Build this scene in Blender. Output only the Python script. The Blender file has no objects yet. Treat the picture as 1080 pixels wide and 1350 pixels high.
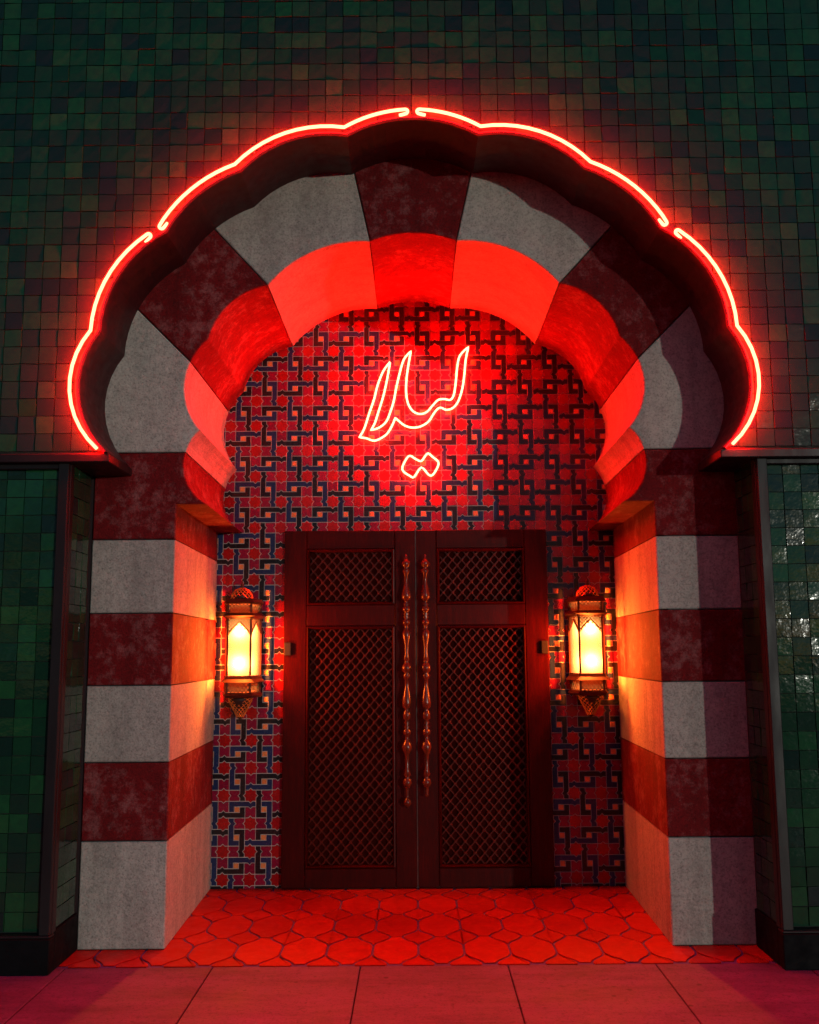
import bpy, math, random
from mathutils import Vector, Matrix
random.seed(7)
R = math.radians
sc = bpy.context.scene
COL = sc.collection

# ------------------------------------------------------------------ camera
cam_d = bpy.data.cameras.new('camera')
cam = bpy.data.objects.new('camera', cam_d)
COL.objects.link(cam)
sc.camera = cam
cam_d.sensor_fit = 'VERTICAL'
cam_d.sensor_height = 36.0
cam_d.sensor_width = 28.8
cam_d.lens = 36.0 * 1312 / 1350
cam_d.shift_x = -7.5 / 1350
cam_d.clip_end = 3000
cam_d.clip_start = 0.05
cam.matrix_world = (Matrix.Translation((0, 0, 1.58)) @ Matrix.Rotation(R(90 + 8.03), 4, 'X')
                    @ Matrix.Rotation(R(-0.42), 4, 'Z'))

# ------------------------------------------------------------------ sky, key light, exposure
AZ, EL = R(28.5), R(2.0)
world = bpy.data.worlds.new('World')
sc.world = world
world.use_nodes = True
wn = world.node_tree.nodes
bgn = wn['Background']
sky = wn.new('ShaderNodeTexSky')
sky.sky_type = 'NISHITA'
sky.sun_disc = False
sky.sun_elevation = EL
sky.sun_rotation = R(180) - AZ
sky.air_density = 1.0
sky.dust_density = 0.1
sky.ozone_density = 3.4
world.node_tree.links.new(sky.outputs[0], bgn.inputs[0])
bgn.inputs[1].default_value = 0.15
street_light_d = bpy.data.lights.new('sun', 'SUN')  # low street light, built as a distant directional lamp
sun = bpy.data.objects.new('sun', street_light_d)
COL.objects.link(sun)
street_light_d.energy = 0.70
street_light_d.angle = R(0.9)
street_light_d.color = (1.0, 1.0, 0.88)
sun.rotation_euler = Vector((-math.sin(AZ) * math.cos(EL), math.cos(AZ) * math.cos(EL), -math.sin(EL))).to_track_quat('-Z', 'Y').to_euler()
sun.location = (8, -14, 2)
vs = sc.view_settings
vs.view_transform = 'Standard'
vs.look = 'None'
vs.exposure = 0.0
vs.gamma = 1.0
vs.use_curve_mapping = False
cy = sc.cycles
cy.use_denoising = True
cy.max_bounces = 8
cy.diffuse_bounces = 4
cy.glossy_bounces = 4
cy.transparent_max_bounces = 12
cy.sample_clamp_indirect = 8.0
cy.caustics_reflective = False
cy.caustics_refractive = False

# ------------------------------------------------------------------ materials
class NT:
    def __init__(s, name):
        s.m = bpy.data.materials.new(name)
        s.m.use_nodes = True
        s.t = s.m.node_tree
        s.b = s.t.nodes['Principled BSDF']
        s.out = s.t.nodes['Material Output']
    def n(s, typ, **kw):
        nd = s.t.nodes.new(typ)
        for k, v in kw.items():
            if k.startswith('i_'):
                nd.inputs[k[2:].replace('_', ' ')].default_value = v
            else:
                setattr(nd, k, v)
        return nd
    def l(s, a, b):
        s.t.links.new(a, b)
    def coord(s, scale=(1, 1, 1)):
        g = s.n('ShaderNodeNewGeometry')
        mp = s.n('ShaderNodeMapping')
        mp.inputs['Scale'].default_value = scale
        s.l(g.outputs['Position'], mp.inputs['Vector'])
        return mp.outputs[0]
    def noise(s, vec, scale, detail=4, rough=0.6):
        nd = s.n('ShaderNodeTexNoise')
        nd.inputs['Scale'].default_value = scale
        nd.inputs['Detail'].default_value = detail
        nd.inputs['Roughness'].default_value = rough
        s.l(vec, nd.inputs['Vector'])
        return nd.outputs['Fac']
    def ramp(s, fac, stops):
        nd = s.n('ShaderNodeValToRGB')
        e = nd.color_ramp.elements
        while len(e) < len(stops):
            e.new(0.5)
        for k, (p, c) in enumerate(stops):
            e[k].position = p
            e[k].color = (c[0], c[1], c[2], 1) if not isinstance(c, (int, float)) else (c, c, c, 1)
        s.l(fac, nd.inputs[0])
        return nd.outputs[0]
    def mix(s, fac, a, b, blend='MIX'):
        nd = s.n('ShaderNodeMix', data_type='RGBA', blend_type=blend)
        for sock, v in ((nd.inputs[0], fac), (nd.inputs[6], a), (nd.inputs[7], b)):
            if isinstance(v, (int, float)):
                sock.default_value = v
            elif isinstance(v, tuple):
                sock.default_value = (v[0], v[1], v[2], 1)
            else:
                s.l(v, sock)
        return nd.outputs[2]
    def math(s, op, a, b=0.0):
        nd = s.n('ShaderNodeMath', operation=op)
        for sock, v in ((nd.inputs[0], a), (nd.inputs[1], b)):
            if isinstance(v, (int, float)):
                sock.default_value = v
            else:
                s.l(v, sock)
        return nd.outputs[0]
    def bump(s, h, dist, strength=1.0):
        nd = s.n('ShaderNodeBump')
        nd.inputs['Distance'].default_value = dist
        nd.inputs['Strength'].default_value = strength
        s.l(h, nd.inputs['Height'])
        s.l(nd.outputs[0], s.b.inputs['Normal'])
    def rand(s):
        oi = s.n('ShaderNodeObjectInfo')
        g = s.n('ShaderNodeNewGeometry')
        a = s.math('ADD', oi.outputs['Random'], g.outputs['Random Per Island'])
        return s.math('FRACT', a)

M = {}
def put(k, t):
    M[k] = t.m

def stone(key, base, alt, pale, pale_amt, bscale=1.0):
    t = NT(key)
    c = t.coord()
    n1 = t.noise(c, 3.0, 6, .65)
    n2 = t.noise(c, 15.0, 10, .8)
    n3 = t.noise(c, 85.0, 4, .7)
    n4 = t.noise(c, 28.0, 8, .75)
    col = t.ramp(n1, [(.3, base), (.7, alt)])
    patch = t.ramp(t.math('MULTIPLY', n2, t.math('ADD', n1, .5)), [(.50, 0.0), (.66, 1.0)])
    col = t.mix(t.math('MULTIPLY', patch, pale_amt), col, pale)
    pit = t.ramp(n3, [(.30, .50), (.47, .95), (.70, 1.12)])
    col = t.mix(1.0, col, pit, 'MULTIPLY')
    col = t.mix(1.0, col, t.ramp(n4, [(.30, .70), (.55, 1.0), (.75, 1.12)]), 'MULTIPLY')
    col = t.mix(1.0, col, t.ramp(t.rand(), [(0, .86), (1, 1.06)]), 'MULTIPLY')
    st = t.noise(t.coord((5, 5, .7)), 1.4, 5, .6)
    col = t.mix(1.0, col, t.ramp(st, [(.35, .80), (.55, 1.0)]), 'MULTIPLY')
    t.l(col, t.b.inputs['Base Color'])
    t.b.inputs['Roughness'].default_value = .88
    t.b.inputs['Specular IOR Level'].default_value = .25
    h = t.math('ADD', t.math('MULTIPLY', n3, .5), t.math('MULTIPLY', t.noise(c, 45, 5, .7), 1.0))
    t.bump(h, .0060 * bscale, .9)
    put(key, t)
stone('grey_stone', (.41, .43, .385), (.48, .50, .445), (.54, .56, .50), .45)
stone('red_stone', (.14, .005, .007), (.19, .007, .010), (.36, .16, .16), .55)

def glaze(key, stops, rough=.14, bump=.002):
    t = NT(key)
    c = t.coord()
    r = t.rand()
    col = t.ramp(r, stops)
    n = t.noise(c, 26, 4, .6)
    col = t.mix(t.ramp(n, [(.35, 0.0), (.75, .45)]), col, stops[0][1])
    t.l(col, t.b.inputs['Base Color'])
    rr = t.ramp(t.noise(c, 60, 4, .6), [(.3, rough * .7), (.7, rough * 1.6)])
    t.l(rr, t.b.inputs['Roughness'])
    t.b.inputs['Specular IOR Level'].default_value = .36
    h = t.math('ADD', t.noise(c, 20, 2, .5), t.math('MULTIPLY', t.noise(c, 80, 2, .5), .12))
    t.bump(h, bump, 1.0)
    put(key, t)
glaze('green_glaze', [(.0, (.008, .024, .022)), (.3, (.009, .042, .022)), (.6, (.010, .060, .025)), (.85, (.012, .080, .030)), (1.0, (.018, .098, .032))], .085, .0015)
glaze('star_glaze', [(0, (.29, .005, .007)), (1, (.38, .010, .009))], .2, .0012)
glaze('bowtie_glaze', [(0, (.19, .005, .030)), (1, (.26, .009, .042))], .2, .0012)
glaze('blue_glaze', [(0, (.010, .024, .075)), (1, (.016, .038, .12))], .2, .0012)
glaze('black_glaze', [(0, (.008, .009, .012)), (1, (.018, .017, .018))], .2, .0012)
glaze('orange_glaze', [(0, (.62, .20, .06)), (1, (.75, .27, .09))], .22, .0012)

def plain(key, col, rough, metal=0.0, var=.25, nscale=8, bump=0.0, spec=.5, stretch=(1, 1, 1)):
    t = NT(key)
    c = t.coord(stretch)
    n = t.noise(c, nscale, 6, .65)
    a = tuple(x * (1 - var) for x in col)
    b = tuple(min(1, x * (1 + var)) for x in col)
    t.l(t.ramp(n, [(.3, a), (.7, b)]), t.b.inputs['Base Color'])
    t.l(t.ramp(t.noise(c, nscale * 3.1, 4, .6), [(.3, rough * .8), (.7, min(1, rough * 1.25))]), t.b.inputs['Roughness'])
    t.b.inputs['Metallic'].default_value = metal
    t.b.inputs['Specular IOR Level'].default_value = spec
    if bump:
        t.bump(t.noise(c, nscale * 6, 4, .6), bump, .8)
    put(key, t)
plain('pale_grout', (.50, .43, .40), .85, bump=.001, nscale=20)
plain('dark_grout', (.010, .016, .013), .9, nscale=20)
plain('violet_grout', (.11, .09, .36), .9, nscale=14, bump=.001)
plain('neon_lit_paint', (.26, .020, .035), .5, nscale=5)  # red neon glow on the front edge of the lining, put into the paint
plain('reveal_paint', (.012, .004, .006), .6, nscale=5, bump=.001)
plain('bronze_trim', (.013, .010, .011), .45, nscale=4, var=.35, bump=.0006, stretch=(1, 1, .25), spec=.3)
plain('plinth_paint', (.004, .004, .005), .7, nscale=5, var=.4, bump=.001, spec=.12)
plain('lantern_metal', (.045, .011, .005), .45, metal=.3, nscale=30)
plain('gilt_filigree', (.75, .42, .12), .4, metal=.8, nscale=30)
plain('seam_metal', (.10, .085, .08), .35, metal=.8, nscale=20)
plain('iron', (.006, .005, .005), .55, metal=0, nscale=20)
plain('asphalt', (.05, .05, .052), .95, nscale=30, bump=.004)
plain('bark', (.06, .045, .03), .95, nscale=12, bump=.01)
plain('rear_plaster', (.10, .09, .085), .9, nscale=4)

def wood():
    t = NT('dark_wood')
    c = t.coord((9, 9, .8))
    n = t.noise(c, 4, 8, .65)
    f = t.noise(c, 22, 5, .7)
    col = t.ramp(n, [(.3, (.032, .0007, .0005)), (.55, (.055, .0012, .0008)), (.75, (.085, .0025, .0014))])
    col = t.mix(t.ramp(f, [(.35, .55), (.55, 0.0)]), col, (.010, .002, .002))
    t.l(col, t.b.inputs['Base Color'])
    t.l(t.ramp(f, [(.3, .42), (.7, .30)]), t.b.inputs['Roughness'])
    t.b.inputs['Specular IOR Level'].default_value = .12
    t.bump(f, .0012, .7)
    put('dark_wood', t)
wood()
def lattice_wood():
    t = NT('lattice_wood')
    c = t.coord((6, 6, 6))
    n = t.noise(c, 7, 5, .6)
    t.l(t.ramp(n, [(.3, (.065, .005, .002)), (.7, (.11, .011, .004))]), t.b.inputs['Base Color'])
    t.b.inputs['Roughness'].default_value = .30
    t.b.inputs['Specular IOR Level'].default_value = .6
    put('lattice_wood', t)
lattice_wood()
plain('backing_panel', (.040, .0020, .001), .9, nscale=6, spec=.06)  # dark red-brown board behind the door lattice
def handle_wood():
    t = NT('polished_wood')
    c = t.coord((6, 6, 1))
    n = t.noise(c, 9, 6, .6)
    t.l(t.ramp(n, [(.3, (.075, .010, .005)), (.7, (.15, .026, .010))]), t.b.inputs['Base Color'])
    t.b.inputs['Roughness'].default_value = .25
    t.b.inputs['Specular IOR Level'].default_value = .5
    put('polished_wood', t)
handle_wood()

def terracotta():
    t = NT('terracotta')
    c = t.coord()
    r = t.rand()
    col = t.ramp(r, [(0, (.32, .010, .007)), (.5, (.40, .015, .009)), (1, (.48, .024, .012))])
    n = t.noise(c, 14, 7, .7)
    col = t.mix(t.ramp(n, [(.35, .55), (.65, 0.0)]), col, (.28, .010, .008))
    t.b.inputs['Specular IOR Level'].default_value = .15
    t.l(col, t.b.inputs['Base Color'])
    t.l(t.ramp(t.noise(c, 9, 5, .6), [(.3, .38), (.7, .7)]), t.b.inputs['Roughness'])
    t.bump(t.math('ADD', n, t.math('MULTIPLY', t.noise(c, 80, 4, .6), .4)), .003, .8)
    put('terracotta', t)
terracotta()

def concrete():
    t = NT('concrete')
    c = t.coord()
    r = t.rand()
    n1 = t.noise(c, 2.2, 7, .7)
    n2 = t.noise(c, 24, 9, .8)
    n3 = t.noise(c, 75, 5, .7)
    col = t.ramp(n1, [(.3, (.115, .056, .150)), (.7, (.185, .095, .240))])
    col = t.mix(t.ramp(n2, [(.34, .85), (.47, 0.0)]), col, (.055, .035, .05))
    col = t.mix(t.ramp(n3, [(.34, .7), (.46, 0.0)]), col, (.05, .03, .045))
    vo = t.n('ShaderNodeTexVoronoi')
    vo.inputs['Scale'].default_value = 5.5
    t.l(c, vo.inputs['Vector'])
    gum = t.ramp(vo.outputs['Distance'], [(.05, .75), (.085, 0.0)])
    col = t.mix(gum, col, (.03, .02, .03))
    wear = t.noise(t.coord((1, 3.5, 1)), 1.7, 8, .75)
    col = t.mix(1.0, col, t.ramp(wear, [(.32, .62), (.5, 1.0), (.68, 1.25)]), 'MULTIPLY')
    col = t.mix(1.0, col, t.ramp(r, [(0, .82), (1, 1.0)]), 'MULTIPLY')
    t.l(col, t.b.inputs['Base Color'])
    t.l(t.ramp(n1, [(.3, .55), (.7, .85)]), t.b.inputs['Roughness'])
    t.bump(t.math('ADD', n2, t.math('MULTIPLY', n3, .6)), .003, .7)
    put('concrete', t)
concrete()

def emit(key, rgb, strength):
    t = NT(key)
    t.t.nodes.remove(t.b)
    e = t.n('ShaderNodeEmission')
    e.inputs[0].default_value = (*rgb, 1)
    e.inputs[1].default_value = strength
    t.l(e.outputs[0], t.out.inputs[0])
    put(key, t)
emit('neon_red', (1.0, .0020, .0009), 760.0)
emit('neon_sign', (1.0, .0050, .0023), 410.0)
emit('bulb_glow', (1.0, .62, .22), 8.0)

def pane():
    t = NT('frosted_glass')
    t.t.nodes.remove(t.b)
    tr = t.n('ShaderNodeBsdfTranslucent')
    tr.inputs[0].default_value = (.034, .092, .17, 1)
    tp = t.n('ShaderNodeBsdfTransparent')
    tp.inputs[0].default_value = (1, .92, .8, 1)
    mx = t.n('ShaderNodeMixShader')
    mx.inputs[0].default_value = .42
    t.l(tr.outputs[0], mx.inputs[1])
    t.l(tp.outputs[0], mx.inputs[2])
    t.l(mx.outputs[0], t.out.inputs[0])
    put('frosted_glass', t)
pane()

def leafmat():
    t = NT('leaf')
    r = t.rand()
    t.l(t.ramp(r, [(0, (.03, .06, .018)), (1, (.06, .10, .03))]), t.b.inputs['Base Color'])
    t.b.inputs['Roughness'].default_value = .6
    put('leaf', t)
leafmat()

# ------------------------------------------------------------------ helpers
def mesh(name, V, F, mat, smooth=False):
    me = bpy.data.meshes.new(name)
    me.from_pydata([tuple(v) for v in V], [], F)
    me.materials.append(M[mat])
    if smooth:
        for p in me.polygons:
            p.use_smooth = True
    me.update()
    return me
def link(name, me, parent=None, loc=None, rot=None):
    o = bpy.data.objects.new(name, me)
    COL.objects.link(o)
    if parent:
        o.parent = parent
    if loc:
        o.location = loc
    if rot:
        o.rotation_euler = rot
    return o
def tag(o, label, cat, group=None, kind=None):
    if label:
        o['label'] = label
    if cat:
        o['category'] = cat
    if group:
        o['group'] = group
    o['kind'] = kind or 'thing'
    return o
def empty(name, loc=(0, 0, 0)):
    o = bpy.data.objects.new(name, None)
    COL.objects.link(o)
    o.location = loc
    o.empty_display_size = .1
    return o
class MB:
    def __init__(s):
        s.V, s.F = [], []
    def add(s, V, F):
        b = len(s.V)
        s.V += [tuple(v) for v in V]
        s.F += [tuple(i + b for i in f) for f in F]
        return s
    def box(s, x0, x1, y0, y1, z0, z1, bev=0.0):
        if bev:
            b = bev
            V, F = [], []
            def ring(z, ins):
                i = len(V)
                xa, xb, ya, yb = x0 + ins, x1 - ins, y0 + ins, y1 - ins
                c = b - ins if ins < b else 0
                pts = [(xa + b, ya), (xb - b, ya), (xb, ya + b), (xb, yb - b), (xb - b, yb), (xa + b, yb), (xa, yb - b), (xa, ya + b)]
                V.extend((p[0], p[1], z) for p in pts)
                return list(range(i, i + 8))
            r = [ring(z0, b), ring(z0 + b, 0), ring(z1 - b, 0), ring(z1, b)]
            for a, c in zip(r, r[1:]):
                for k in range(8):
                    F.append((a[k], a[(k + 1) % 8], c[(k + 1) % 8], c[k]))
            F.append(tuple(reversed(r[0])))
            F.append(tuple(r[3]))
            return s.add(V, F)
        V = [(x, y, z) for z in (z0, z1) for x, y in ((x0, y0), (x1, y0), (x1, y1), (x0, y1))]
        return s.add(V, [(3, 2, 1, 0), (4, 5, 6, 7), (0, 1, 5, 4), (1, 2, 6, 5), (2, 3, 7, 6), (3, 0, 4, 7)])
    def prism_y(s, poly, y0, y1, poly2=None):
        """poly: list of (x,z), counter-clockwise as seen from the front (-Y)."""
        n = len(poly)
        p2 = poly2 or poly
        V = [(x, y0, z) for x, z in poly] + [(x, y1, z) for x, z in p2]
        F = [tuple(range(n)), tuple(reversed(range(n, 2 * n)))]
        F += [(i, i + n, (i + 1) % n + n, (i + 1) % n) for i in range(n)]
        return s.add(V, F)
    def tube(s, pts, r, n=6, closed=False, caps=True):
        pts = [Vector(p) for p in pts]
        N = len(pts)
        rings = []
        up = Vector((0, 1, 0))
        for i, p in enumerate(pts):
            a = pts[(i - 1) % N] if (closed or i) else p
            b = pts[(i + 1) % N] if (closed or i < N - 1) else p
            t = (b - a).normalized()
            u = up - t * up.dot(t)
            if u.length < .05:
                u = Vector((1, 0, 0)) - t * t.x
            u.normalize()
            w = t.cross(u)
            rr = r[i] if isinstance(r, (list, tuple)) else r
            base = len(s.V)
            s.V += [tuple(p + (u * math.cos(2 * math.pi * k / n) + w * math.sin(2 * math.pi * k / n)) * rr) for k in range(n)]
            rings.append(range(base, base + n))
        pairs = list(zip(rings, rings[1:])) + ([(rings[-1], rings[0])] if closed else [])
        for a, b in pairs:
            for k in range(n):
                s.F.append((a[k], a[(k + 1) % n], b[(k + 1) % n], b[k]))
        if caps and not closed:
            s.F.append(tuple(reversed(rings[0])))
            s.F.append(tuple(rings[-1]))
        return s
    def lathe(s, prof, n=12, c=(0, 0, 0)):
        """prof: list of (r, z)."""
        rings = []
        for r, z in prof:
            b = len(s.V)
            s.V += [(c[0] + r * math.cos(2 * math.pi * k / n), c[1] + r * math.sin(2 * math.pi * k / n), c[2] + z) for k in range(n)]
            rings.append(range(b, b + n))
        for a, b in zip(rings, rings[1:]):
            for k in range(n):
                s.F.append((a[k], a[(k + 1) % n], b[(k + 1) % n], b[k]))
        s.F.append(tuple(reversed(rings[0])))
        s.F.append(tuple(rings[-1]))
        return s
    def obj(s, name, mat, parent=None, loc=None, smooth=False):
        return link(name, mesh(name, s.V, s.F, mat, smooth), parent, loc)

def area2(p):
    return sum(p[i][0] * p[(i + 1) % len(p)][1] - p[(i + 1) % len(p)][0] * p[i][1] for i in range(len(p)))
def ccw(p):
    return p if area2(p) > 0 else list(reversed(p))
def inset(poly, d):
    poly = ccw(poly)
    n = len(poly)
    out = []
    for i in range(n):
        a, b, c = Vector(poly[i - 1]), Vector(poly[i]), Vector(poly[(i + 1) % n])
        e1, e2 = (b - a).normalized(), (c - b).normalized()
        n1, n2 = Vector((-e1.y, e1.x)), Vector((-e2.y, e2.x))
        k = 1 + n1.dot(n2)
        m = (n1 + n2) / max(k, .35)
        out.append(tuple(b + m * d))
    return out
def clip(poly, p, nrm):
    """keep the side of the line through p where (q-p).nrm >= 0"""
    out = []
    for i in range(len(poly)):
        a, b = poly[i - 1], poly[i]
        da = (a[0] - p[0]) * nrm[0] + (a[1] - p[1]) * nrm[1]
        db = (b[0] - p[0]) * nrm[0] + (b[1] - p[1]) * nrm[1]
        if (da >= 0) != (db >= 0):
            t = da / (da - db)
            out.append((a[0] + (b[0] - a[0]) * t, a[1] + (b[1] - a[1]) * t))
        if db >= 0:
            out.append(b)
    return out
def inside(poly, x, z):
    r = False
    for i in range(len(poly)):
        (xa, za), (xb, zb) = poly[i - 1], poly[i]
        if (za > z) != (zb > z) and x < (xb - xa) * (z - za) / (zb - za) + xa:
            r = not r
    return r
def arc(p0, p1, sag, n, ctr=(0, 3.0)):
    """circular arc from p0 to p1 bulging away from ctr"""
    a, b = Vector(p0), Vector(p1)
    m = (a + b) / 2
    ch = (b - a).length
    nrm = Vector((-(b - a).y, (b - a).x)).normalized()
    if nrm.dot(m - Vector(ctr)) < 0:
        nrm = -nrm
    rad = (ch * ch / 4 + sag * sag) / (2 * sag)
    c = m - nrm * (rad - sag)
    va, vb = a - c, b - c
    ang = va.angle_signed(vb)
    out = []
    for k in range(n + 1):
        t = -ang * k / n
        ca, sa = math.cos(t), math.sin(t)
        out.append((c.x + va.x * ca - va.y * sa, c.y + va.x * sa + va.y * ca))
    return out
def smooth_path(pts, sub, closed=False):
    P = [Vector(p) for p in pts]
    n = len(P)
    out = []
    rng = n if closed else n - 1
    for i in range(rng):
        p0 = P[(i - 1) % n] if (closed or i) else P[0]
        p1, p2 = P[i], P[(i + 1) % n]
        p3 = P[(i + 2) % n] if (closed or i < n - 2) else P[-1]
        for k in range(sub):
            t = k / sub
            out.append(.5 * ((2 * p1) + (p2 - p0) * t + (2 * p0 - 5 * p1 + 4 * p2 - p3) * t * t + (3 * p1 - p0 - 3 * p2 + p3) * t ** 3))
    if not closed:
        out.append(P[-1])
    return out

# ------------------------------------------------------------------ measures (metres; X across, Y away from the street, Z up)
Y_WALL, Y_STONE, Y_BACK = 5.25, 5.65, 7.05
# cusps of the large scalloped outline (right half, apex first) and rise of each lobe
NEON = [(.380, 4.480), (.985, 4.266), (1.400, 3.900), (1.748, 3.318), (1.690, 2.665)]
NSAG = [.080, .050, .088, .130]
def outline(cusps, sags, top_sag, n=10):
    right = []
    for k in range(len(cusps) - 1):
        seg = arc(cusps[k], cusps[k + 1], sags[k], n)
        right += seg[(0 if k == 0 else 1):]
    top = arc((-cusps[0][0], cusps[0][1]), cusps[0], top_sag, n)
    left = [(-x, z) for x, z in reversed(right)]
    return left + top[1:-1] + right           # from lower left, over the apex, to lower right
def toward(p, d, c=(0, 3.25)):
    v = Vector(c) - Vector(p)
    v.normalize()
    return (p[0] + v.x * d, p[1] + v.y * d)
OPEN_C = [toward(p, .046) for p in NEON[:-1]] + [(1.648, 2.65)]
OPEN = outline(OPEN_C, NSAG, .10)
# stone arch: inner edge
ST_C = [(.257, 4.008), (.862, 3.740), (1.207, 3.414), (1.243, 2.868), (1.195, 2.430)]
ST_S = [.082, .072, .115, .114]

# ------------------------------------------------------------------ ground, pavement, floor
o = MB().box(-600, 600, -600, 600, -.30, -.155).obj('ground', 'asphalt')
tag(o, 'dark asphalt roadway in front of the pavement', 'ground', kind='structure')
o = MB().box(-6.2, 6.2, -1.2, 5.345, -.15, -.010).obj('pavement', 'dark_grout')
tag(o, 'concrete pavement of large square slabs before the doorway', 'pavement', kind='structure')
pave = o
sx = .752
slabs = {}
for j, (ya, yb) in enumerate(((3.84, 5.345), (2.33, 3.84), (.82, 2.33), (-.69, .82))):
    for i in range(-6, 8):
        x0 = -1.80 + i * sx
        key = 's'
        if key not in slabs:
            slabs[key] = mesh('slab', MB().box(-sx / 2 + .003, sx / 2 - .003, -.7495, .7495, -.0095, 0, .003).V,
                              MB().box(-sx / 2 + .003, sx / 2 - .003, -.7495, .7495, -.0095, 0, .003).F, 'concrete')
        link('slab', slabs[key], pave, (x0 + sx / 2, (ya + yb) / 2, random.uniform(-.0008, .0008)))

o = MB().box(-1.86, 1.86, 5.35, 7.2, -.15, -.006).obj('floor', 'violet_grout')
tag(o, 'terracotta tiled porch floor under the arch', 'floor', kind='structure')
floor = o
PXF, PYF = .245, .487
A, B, Ee, Tt = PXF / 2, PYF / 2, .075, .032
def bow(p, q, b, n=4, c=0.0):
    p, q = Vector(p), Vector(q)
    nr = Vector(((q - p).y, -(q - p).x)).normalized()
    return [tuple(p.lerp(q, k / n) + nr * (b * math.sin(math.pi * k / n) + c * math.sin(2 * math.pi * k / n))) for k in range(n)]
big = []
for (p, q) in (((A, -Ee), (A, Ee)), ((A, Ee), (Tt, B)), ((Tt, B), (-Tt, B)), ((-Tt, B), (-A, Ee)), ((-A, Ee), (-A, -Ee)), ((-A, -Ee), (-Tt, -B)), ((-Tt, -B), (Tt, -B)), ((Tt, -B), (A, -Ee))):
    diag = p[0] != q[0] and p[1] != q[1]
    vfirst = abs(p[0]) == A                      # starts at the straight side edge
    big += bow(p, q, .003 if diag else 0, 8 if diag else 1, (.007 if vfirst else -.007) if diag else 0)
sm = []
dx, dy = A - Tt, B - Ee
for (p, q) in (((dx, 0), (0, dy)), ((0, dy), (-dx, 0)), ((-dx, 0), (0, -dy)), ((0, -dy), (dx, 0))):
    sm += bow(p, q, -.003, 8, -.007 if p[0] == 0 else .007)
def floor_tile(poly, g=.0065):
    lo, hi = inset(poly, g), inset(poly, g + .003)
    n = len(lo)
    V = [(x, y, -.006) for x, y in lo] + [(x, y, -.0015) for x, y in lo] + [(x, y, 0) for x, y in hi]
    F = [tuple(range(2 * n, 3 * n))]
    for b in (0, n):
        F += [(b + i, b + (i + 1) % n, b + n + (i + 1) % n, b + n + i) for i in range(n)]
    return V, F
mbig, msm = mesh('floor_tile', *floor_tile(big), 'terracotta'), mesh('floor_tile', *floor_tile(sm), 'terracotta')
for j in range(4):
    for i in range(-8, 8):
        x, y = (i + .5) * PXF, 5.622 + j * PYF
        if abs(x) < 1.86:
            link('floor_tile', mbig, floor, (x, y, random.uniform(-.001, .0015)), (random.uniform(-.004, .004), random.uniform(-.004, .004), random.choice((0, math.pi))))
    for i in range(-8, 9):
        x, y = i * PXF, 5.622 + (j - .5) * PYF
        if abs(x) < 1.86:
            if j == 0:
                pl = clip([(px + x, py + y) for px, py in ccw(sm)], (0, 5.352), (0, 1))
                V, F = floor_tile(pl)
                link('floor_tile', mesh('floor_tile', V, F, 'terracotta'), floor)
            else:
                link('floor_tile', msm, floor, (x, y, random.uniform(-.001, .0015)), (random.uniform(-.006, .006), random.uniform(-.006, .006), random.choice((0, math.pi))))

# ------------------------------------------------------------------ upper green wall with the scalloped opening
WX, WT = 3.3, 6.0
poly = [(-WX, 2.645)] + [(-1.672, 2.645)] + OPEN + [(1.672, 2.645), (WX, 2.645), (WX, WT), (-WX, WT)]
poly = ccw(poly)
wall = empty('tiled_wall', (0, Y_WALL, 2.645))
def child(o, parent):
    o.parent = parent
    o.matrix_parent_inverse = Matrix.Translation(-Vector(parent.location))
    return o
child(MB().prism_y(poly, Y_WALL, Y_STONE - .002).obj('backing', 'dark_grout'), wall)
tag(wall, 'dark green glazed tile wall pierced by the scalloped arch opening', 'wall')
# lining of the opening, 3 mm proud of the core
rev = MB()
n = len(OPEN)
def inward(k, d):
    a, b = Vector(OPEN[max(k - 1, 0)]), Vector(OPEN[min(k + 1, n - 1)])
    t = (b - a).normalized()
    return Vector((t.y, -t.x)) * d
prof = [(-.015, 5.245), (-.015, 5.206), (-.013, 5.198), (-.009, 5.1945), (-.004, 5.194), (.002, 5.199), (.005, 5.208), (.005, 5.25), (.005, Y_STONE - .003)]  # added nose before the wall keeps neon light off the stones
V, F = [], []
for k, (x, z) in enumerate(OPEN):
    v = inward(k, 1.0)
    for off, y in prof:
        V.append((x + v.x * off, y, z + v.y * off))
m = len(prof)
for k in range(n - 1):
    for q in range(m - 1):
        F.append((k * m + q, k * m + q + 1, (k + 1) * m + q + 1, (k + 1) * m + q))
lipF = [f for f in F if (f[0] % m) < 6]
revF = [f for f in F if (f[0] % m) >= 6]
child(link('neon_shield_lip', mesh('neon_shield_lip', V, lipF, 'neon_lit_paint')), wall)
child(link('arch_lining', mesh('arch_lining', V, revF, 'reveal_paint')), wall)
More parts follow.
